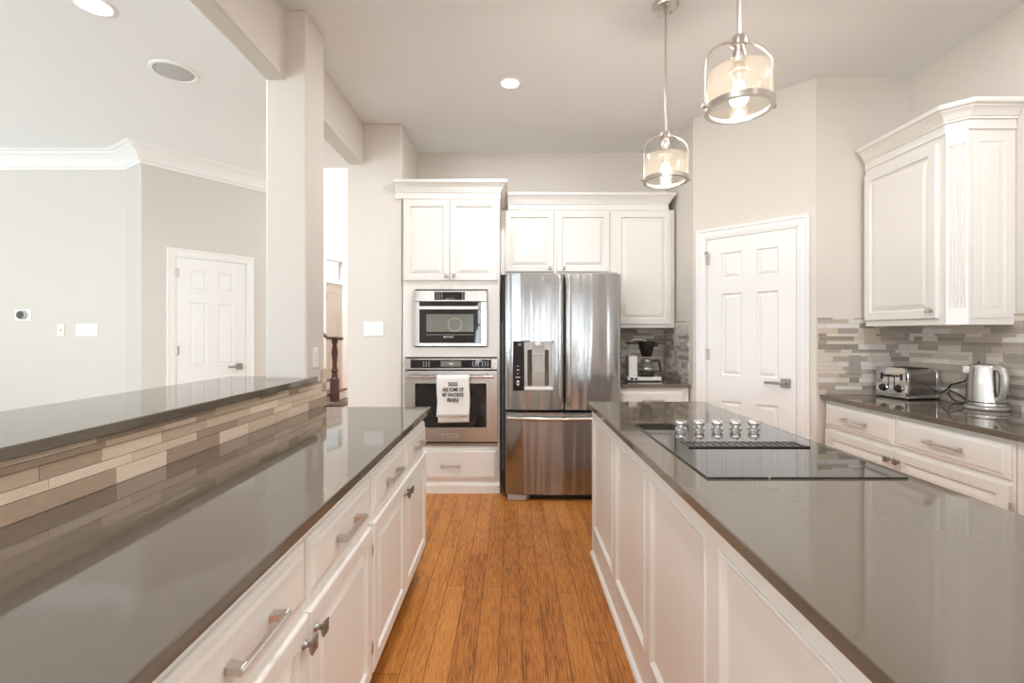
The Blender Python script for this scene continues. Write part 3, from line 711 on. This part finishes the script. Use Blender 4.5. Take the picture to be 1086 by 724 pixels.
b = MB(); b.box(-.247, .242, -.070, -.052, 1.527, 1.557); b.box(-.24, -.215, -.055, -.03, 1.532, 1.552); b.box(.21, .235, -.055, -.03, 1.532, 1.552); b.build('handle', 'nickel', dm, bevel=.004)
text('logo', 'BOSCH', .020, 'white_ink', dm, (.0, -.0312, 1.302), xscale=.9); MB().lathe([(.0075, 0), (.0075, .0006)], (-.044, -.0306, 1.302), 16, 'y').build('logo_disc', 'white_ink', dm)

# ------------------------------------------------------------------ cooktop
ck = thing('cooktop', 'black glass cooktop with chrome knobs and a centre vent on the island', 'cooktop', (.561, 1.328, .915))
MB().box(0, .58, 0, .782, .0005, .006).build('glass_top', 'cook_glass', ck, bevel=.0015)
for i in range(5):
    x = .166 + i * .0785
    kn_ = MB().lathe([(.024, 0), (.024, .006), (.017, .010), (.017, .016), (.0225, .020), (.0235, .026), (.0235, .034), (.021, .038), (.006, .039)], (x, .662, .006), 28).build('knob', 'chrome', ck, smooth=35)
    MB().box(x - .003, x + .003, .638, .662, .0445, .0475).build('pointer', 'chrome', kn_, bevel=.001)
b = MB(); vx0, vx1, vy0, vy1 = .078, .515, .337, .425
b.box(vx0, vx1, vy0, vy0 + .009, .006, .0115); b.box(vx0, vx1, vy1 - .004, vy1, .006, .0085)
for i in range(17):
    x = vx0 + .010 + i * (vx1 - vx0 - .020) / 16; b.box(x - .0065, x + .0065, vy0 + .006, vy1 - .003, .006, .0085)
b.build('vent_grille', 'black', ck, bevel=.001)
MB().box(.175, .182, -.001, .003, .001, .0065).build('edge_clip', 'chrome', ck)

# ------------------------------------------------------------------ coffee maker
cm = thing('coffee_maker', 'white and black drip coffee maker in the corner beside the fridge', 'coffee maker', (1.0, 3.99, .915))
b = MB().box(0, .292, .0, .16, .008, .040); b.build('base', 'white_plastic', cm, bevel=.005)
b = MB(); b.box(.02, .05, -.001, .02, .015, .033); b.box(.06, .085, -.001, .02, .015, .033); b.build('switch', 'black', cm, bevel=.001)
b = MB()
for x in (.02, .265):
    for y in (.02, .14): b.lathe([(.010, 0), (.010, .009)], (x, y, 0), 10)
b.build('rubber_foot', 'black', cm)
MB().box(.012, .088, .02, .14, .040, .222).build('tower', 'white_plastic', cm, bevel=.004)
MB().box(.014, .086, .025, .135, .222, .325).build('water_tank', 'clear', cm, bevel=.004)
MB().box(.008, .092, .02, .14, .325, .340).build('tank_lid', 'black', cm, bevel=.003)
MB().tube([(.05, .08, .30), (.05, .08, .352), (.07, .08, .362), (.15, .08, .362), (.185, .08, .345)], .008, 10).build('spout_arm', 'nickel', cm, smooth=40)
MB().lathe([(.030, .212), (.045, .225), (.062, .29), (.075, .332), (.078, .345), (.05, .350)], (.185, .08, 0), 28).box(.25, .282, .07, .09, .30, .335).build('filter_basket', 'black', cm, smooth=35)
cf = MB().lathe([(.045, .048), (.062, .055), (.068, .085), (.066, .12), (.05, .155), (.046, .168)], (.185, .08, 0), 28).build('carafe', 'clear', cm, smooth=40)
MB().lathe([(.0, .053), (.060, .056), (.065, .075), (.065, .088), (0, .088)], (.185, .08, 0), 24).build('coffee', 'coffee', cf, smooth=40)
MB().lathe([(.047, .160), (.049, .164), (.049, .186), (.02, .196)], (.185, .08, 0), 24).build('carafe_lid', 'nickel', cf, smooth=40)
MB().lathe([(.069, .100), (.0695, .103), (.069, .118)], (.185, .08, 0), 28, cap=False).build('carafe_band', 'nickel', cf, smooth=40)
MB().tube([(.225, .06, .172), (.262, .045, .182), (.282, .038, .17), (.292, .034, .12), (.296, .032, .085)], [.010, .011, .011, .010, .008], 10).build('carafe_handle', 'black', cf, smooth=40)
MB().lathe([(.07, .040), (.07, .047)], (.185, .08, 0), 28).build('hot_plate', 'black', cm)

# ------------------------------------------------------------------ toaster (front faces the room, -y local)
tst = thing('toaster', 'four slot chrome toaster with two black dials in the counter corner', 'toaster', (2.4555, 2.991, .915), math.radians(-82))
tw_, td_, th_ = .214, .232, .195
def rounded(x0, x1, z0, z1, r, n=6):
    p = [(x0, z0), (x1, z0)]
    for i in range(n + 1): a = PI / 2 * i / n; p.append((x1 - r + r * math.cos(a), z1 - r + r * math.sin(a)))
    for i in range(n + 1): a = PI / 2 + PI / 2 * i / n; p.append((x0 + r + r * math.cos(a), z1 - r + r * math.sin(a)))
    return p
def along_y(b, poly, y0, y1, mi=0):
    n = len(poly); b.add([(x, y0, z) for x, z in poly] + [(x, y1, z) for x, z in poly], [list(range(n)), list(range(n, 2 * n))[::-1]] + [(i, n + i, n + (i + 1) % n, (i + 1) % n) for i in range(n)], mi)
    return b
hx = tw_ / 2
o = along_y(MB(), rounded(-hx, hx, .022, th_, .045), .012, td_ - .012).build('shell', 'steel_dark', tst, smooth=40)
along_y(MB(), rounded(-hx - .003, hx + .003, .018, th_ + .003, .046), 0, .022).build('front_plate', 'chrome', tst, bevel=.004, smooth=40)
along_y(MB(), rounded(-hx - .003, hx + .003, .018, th_ + .003, .046), td_ - .022, td_).build('rear_plate', 'chrome', tst, bevel=.004, smooth=40)
MB().box(-hx - .004, hx + .004, .002, td_ - .002, .008, .026).build('base', 'silver_plastic', tst, bevel=.004)
for x in (-.085, .085):
    for y in (.02, td_ - .02): MB().lathe([(.011, 0), (.012, .009)], (x, y, 0), 12).build('foot', 'black', tst)
for x in (-.066, -.026, .026, .066): MB().box(x - .011, x + .011, .045, td_ - .045, th_ - .004, th_ + .0012).build('slot', 'ink', tst)
for x in (-.052, .052):
    dl = MB().lathe([(.024, 0), (.024, .004), (.018, .008), (.017, .022), (.013, .024)], (x, 0, .066), 22, 'y').build('dial', 'black', tst, smooth=35)
    MB().lathe([(.0245, .0), (.0265, .003), (.0245, .005)], (x, 0, .066), 24, 'y', cap=False).build('dial_ring', 'chrome', dl)
for x in (-.02, .02): MB().box(x - .003, x + .003, -.0008, .002, .07, .15).build('lever_slot', 'ink', tst); MB().box(x - .017, x + .017, -.026, 0, .138, .15).build('lever', 'black', tst, bevel=.003)
for x in (-.066, .066): MB().box(x - .008, x + .008, -.002, 0, .118, .160).build('button_panel', 'black', tst, bevel=.001)
MB().box(-.04, .04, -.0, .0, 0.0301, .0302)

# ------------------------------------------------------------------ kettle
kt = thing('kettle', 'brushed steel electric kettle on its base beside the toaster', 'kettle', (2.612, 2.545, .915), math.radians(0))
MB().lathe([(.082, 0), (.090, .003), (.092, .012), (.086, .020), (.078, .024)], (0, 0, 0), 36).build('power_base', 'silver_plastic', kt, smooth=35)
MB().lathe([(.080, .024), (.083, .026), (.083, .034), (.082, .045), (.079, .14), (.074, .225), (.072, .236)], (0, 0, 0), 40).build('body', 'steel_flat', kt, smooth=40)
MB().lathe([(.072, .236), (.070, .243), (.05, .250), (.0, .252)], (0, 0, 0), 36).build('lid', 'steel_flat', kt, smooth=40)
MB().lathe([(.0842, .040), (.0846, .043), (.0842, .046)], (0, 0, 0), 36, cap=False).build('band', 'black', kt)
hd = math.radians(-105); hv = Vector((math.cos(hd), math.sin(hd), 0))
def hp(r, z): return (hv.x * r, hv.y * r, z)
MB().tube([hp(.060, .232), hp(.092, .236), hp(.122, .222), hp(.134, .185), hp(.130, .13), hp(.118, .085), hp(.100, .066), hp(.082, .062)], [.012, .014, .015, .015, .014, .013, .012, .011], 12, squash=1.25).build('handle', 'silver_plastic', kt, smooth=50)
MB().tube([hp(.086, .226), hp(.108, .215), hp(.116, .18), hp(.113, .13), hp(.103, .09), hp(.086, .072)], [.009, .011, .011, .011, .010, .008], 10, squash=1.5).build('handle_grip', 'black', kt, smooth=50)
sd = math.radians(150); MB().prism([(math.cos(sd) * .066 - math.sin(sd) * .022, math.sin(sd) * .066 + math.cos(sd) * .022), (math.cos(sd) * .098, math.sin(sd) * .098), (math.cos(sd) * .066 + math.sin(sd) * .022, math.sin(sd) * .066 - math.cos(sd) * .022)][::-1], .195, .236).build('spout', 'steel_flat', kt, bevel=.003)
# cords
tag(MB().tube([(2.694, 2.90, .96), (2.698, 2.86, .99), (2.688, 2.83, 1.02), (2.682, 2.79, 1.03), (2.686, 2.74, 1.05), (2.688, 2.70, 1.10), (2.697, 2.676, 1.15), (2.703, 2.674, 1.172)], .0045, 8).build('power_cable', 'black', None, smooth=60), 'black cord rising from the toaster to the outlet above the kettle', 'cord')
tag(MB().tube([(2.676, 2.606, .925), (2.69, 2.66, .924), (2.692, 2.72, .935), (2.686, 2.78, .965), (2.684, 2.83, .985), (2.689, 2.85, .96), (2.693, 2.82, .928), (2.688, 2.76, .920), (2.68, 2.70, .9205)], .004, 8).build('power_cable', 'black', None, smooth=60), 'black looped cord lying behind the kettle on the counter', 'cord')

# ------------------------------------------------------------------ wall plates
def plate(name, label, loc, rz, wd, ht, m, kind, n=1, group='wall plates'):
    t = thing(name, label, 'outlet' if kind == 'outlet' else 'switch', loc, rz, group)
    MB().box(-wd / 2, wd / 2, -.006, 0, -ht / 2, ht / 2).build('cover_plate', m, t, bevel=.003)
    for i in range(n):
        x = (i - (n - 1) / 2) * .046
        if kind == 'outlet':
            for z in (-.02, .02):
                s_ = MB().box(x - .017, x + .017, -.0075, -.005, z - .015, z + .015).build('socket', m, t, bevel=.002)
                MB().box(x - .008, x - .006, -.0079, -.007, z - .003, z + .007).box(x + .006, x + .008, -.0079, -.007, z - .003, z + .007).build('socket_slot', 'ink', s_)
        elif kind == 'rocker':
            MB().prism_x([(-.006, -.034), (-.008, -.034), (-.011, 0), (-.0075, .034), (-.006, .034)], x - .0165, x + .0165).build('rocker', m, t)
        else:
            MB().box(x - .005, x + .005, -.007, -.005, -.012, .012).build('toggle_slot', 'grey', t); MB().prism_x([(-.006, -.004), (-.018, .002), (-.018, .008), (-.006, .005)], x - .0035, x + .0035).build('toggle', m, t)
    return t
SW = 'switch plates'
plate('light_switch', 'white triple switch plate on the wall left of the oven cabinet', (-1.157, 3.865, 1.371), 0, .167, .118, 'white_plastic', 'rocker', 3, SW)
plate('light_switch', 'small almond single switch plate beneath the thermostat on the living room wall', (-4.345, WA, 1.363), 0, .072, .119, 'almond_plastic', 'toggle', 1, SW)
plate('light_switch', 'wide white four-gang switch plate on the living room wall near its corner', (-4.093, WA, 1.363), 0, .212, .119, 'white_plastic', 'rocker', 4, SW)
OG = 'outlet plates'
plate('power_outlet', 'white outlet on the pillar side above the bar end', (-1.112, 2.607, 1.197), PI / 2, .072, .116, 'white_plastic', 'outlet', 1, OG)
M['taupe'] = mat('taupe_plastic', (0.40, 0.36, 0.32), 0.4)
plate('power_outlet', 'taupe single outlet plate on the strip tile left of the toaster', (2.336, 3.153, 1.118), 0, .082, .13, 'taupe', 'rocker', 1, OG)
plate('power_outlet', 'taupe outlet plate on the tiled wall just above the kettle', (RIGHT - .011, 2.676, 1.165), -PI / 2, .076, .12, 'taupe', 'outlet', 1, OG)
th = thing('thermostat', 'round black-faced thermostat on a white plate on the living room wall', 'thermostat', (-4.708, WA, 1.508))
MB().box(-.078, .078, -.006, 0, -.054, .054).build('back_plate', 'white_plastic', th, bevel=.004)
MB().lathe([(.038, .006), (.040, .010), (.040, .030), (.037, .034)], (0, 0, 0), 32, 'y').build('ring', 'silver_plastic', th, smooth=40)
MB().lathe([(.0365, .034), (.035, .036), (0, .0365)], (0, 0, 0), 32, 'y').build('face', 'black', th, smooth=40)

# ------------------------------------------------------------------ ceiling fittings
def downlight(loc, label, r=.075, power=30):
    t = thing('recessed_light', label, 'ceiling light', loc, 0, 'recessed ceiling lights')
    MB().lathe([(r * .78, -.001), (r * .82, -.006), (r, -.005), (r * 1.06, 0)], (0, 0, 0), 36, cap=False).build('trim_ring', 'white_plastic', t, smooth=40)
    MB().lathe([(r * .79, -.002), (0, -.0025)], (0, 0, 0), 36).build('lens', 'lamp_lens', t)
    l = bpy.data.lights.new('downlight', 'AREA'); l.shape = 'DISK'; l.size = r * 1.5; l.energy = power; l.color = (.97, .97, 1)
    lo = bpy.data.objects.new('downlight', l); C.objects.link(lo); lo.parent = t; lo.location = (0, 0, -.012)
    return t
downlight((-.013, 3.236, CZ), 'round lit ceiling downlight in front of the refrigerator', .075)
downlight((-2.20, 2.43, CL), 'round lit ceiling downlight over the living room, cut by the photo top', .095)
for x, y in ((-.01, 0.6), (-.01, -2.0), (2.0, 1.6), (2.0, -1.2)): downlight((x, y, CZ), 'round kitchen ceiling downlight above the frame at x')  # downlights added out of view to help light the kitchen
for i, o in enumerate([o for o in C.objects if o.get('label') == 'round kitchen ceiling downlight above the frame at x']):
    o['label'] = ('added unseen ceiling downlight over the aisle above the camera', 'added unseen ceiling downlight over the breakfast area behind the camera', 'added unseen ceiling downlight above the toaster counter', 'added unseen ceiling downlight far behind the toaster counter')[i]
t = thing('ceiling_speaker', 'round grey ceiling speaker grille over the living room', 'speaker', (-2.23, 3.05, CL))
MB().lathe([(.112, -.002), (.118, -.010), (.134, -.008), (.138, 0)], (0, 0, 0), 40, cap=False).build('trim_ring', 'white_plastic', t, smooth=40)
MB().lathe([(.114, -.004), (.08, -.009), (0, -.011)], (0, 0, 0), 40).build('grille', mat('speaker_grille', (.50, .50, .49), .6, bump=((400, 400, 400), .5, .002)), t, smooth=40)

# ------------------------------------------------------------------ pendant lamps
def pendant(loc, label):
    t = thing('pendant_lamp', label, 'pendant lamp', loc, 0, 'pendant lamps over the island')
    c = MB().lathe([(.066, 0), (.066, -.012), (.060, -.022), (.010, -.026), (.010, -.04)], (0, 0, 0), 32).build('canopy', 'nickel', t, smooth=35)
    for a in (.5, 2.6, 4.7): MB().lathe([(.007, -.021), (.007, -.027), (.003, -.030)], (.042 * math.cos(a), .042 * math.sin(a), 0), 10).build('screw', 'chrome', c)
    MB().lathe([(.0065, -.03), (.0065, -.69)], (0, 0, 0), 14).build('rod', 'nickel', t, smooth=40)
    MB().lathe([(.010, -.675), (.022, -.680), (.027, -.690), (.027, -.712), (.020, -.716), (.018, -.725), (.024, -.745), (.024, -.76), (.016, -.775), (.026, -.79), (.034, -.805), (.034, -.81)], (0, 0, 0), 24).build('hub', 'nickel', t, smooth=35)
    zt_, zr = -.805, -.940; R = .113
    pts = []
    for i in range(25):
        a = PI * i / 24; pts.append((-(R + .006) * math.cos(a), 0, -.792 + .096 * math.sin(a) ** .8 if 0 < i < 24 else -.792))
    pts = [(-(R + .006), 0, zr + .004)] + pts + [(R + .006, 0, zr + .004)]
    MB().tube(pts, .0052, 10).build('hoop', 'nickel', t, smooth=50)
    MB().lathe([(R, zr + .004), (R, zt_ - .012), (R - .006, zt_ - .003), (.036, zt_), (.035, zt_ - .002), (R - .010, zt_ - .006), (R - .004, zt_ - .014), (R - .004, zr + .004)], (0, 0, 0), 48, cap=False).build('shade', 'glass_shade', t, smooth=40)
    MB().lathe([(R - .014, zr - .006), (R + .004, zr - .006), (R + .004, zr + .014), (R - .001, zr + .014), (R - .003, zr + .004), (R - .014, zr + .002), (R - .014, zr - .006)], (0, 0, 0), 48, cap=False).build('ring', 'nickel', t, smooth=35)
    for s in (-1, 1): MB().lathe([(.009, R), (.009, R + .018), (.006, R + .021)], (0, 0, zr + .010), 12, 'x').build('screw', 'nickel', t) if s > 0 else MB().lathe([(.009, -R), (.009, -R - .018), (.006, -R - .021)], (0, 0, zr + .010), 12, 'x').build('screw', 'nickel', t)
    MB().lathe([(.030, -.806), (.026, -.815), (.019, -.822), (.018, -.848)], (0, 0, 0), 20).build('socket', 'nickel', t, smooth=35)
    MB().lathe([(.013, -.848), (.015, -.858), (.028, -.880), (.033, -.898), (.030, -.914), (.018, -.928), (.0, -.932)], (0, 0, 0), 24).build('bulb', 'bulb', t, smooth=60)
    l = bpy.data.lights.new('filament', 'POINT'); l.shadow_soft_size = .02; l.energy = 18; l.color = (1, .94, .85)
    lo = bpy.data.objects.new('filament', l); C.objects.link(lo); lo.parent = t; lo.location = (0, 0, -.895)
    return t
p1 = pendant((.82, 2.464, CZ), 'clear glass pendant lamp whose ceiling canopy shows, over the island end by the fridge')
dup(p1, (.82, 1.669, CZ), 0, 'clear glass pendant lamp above the cooktop whose rod runs out of frame')
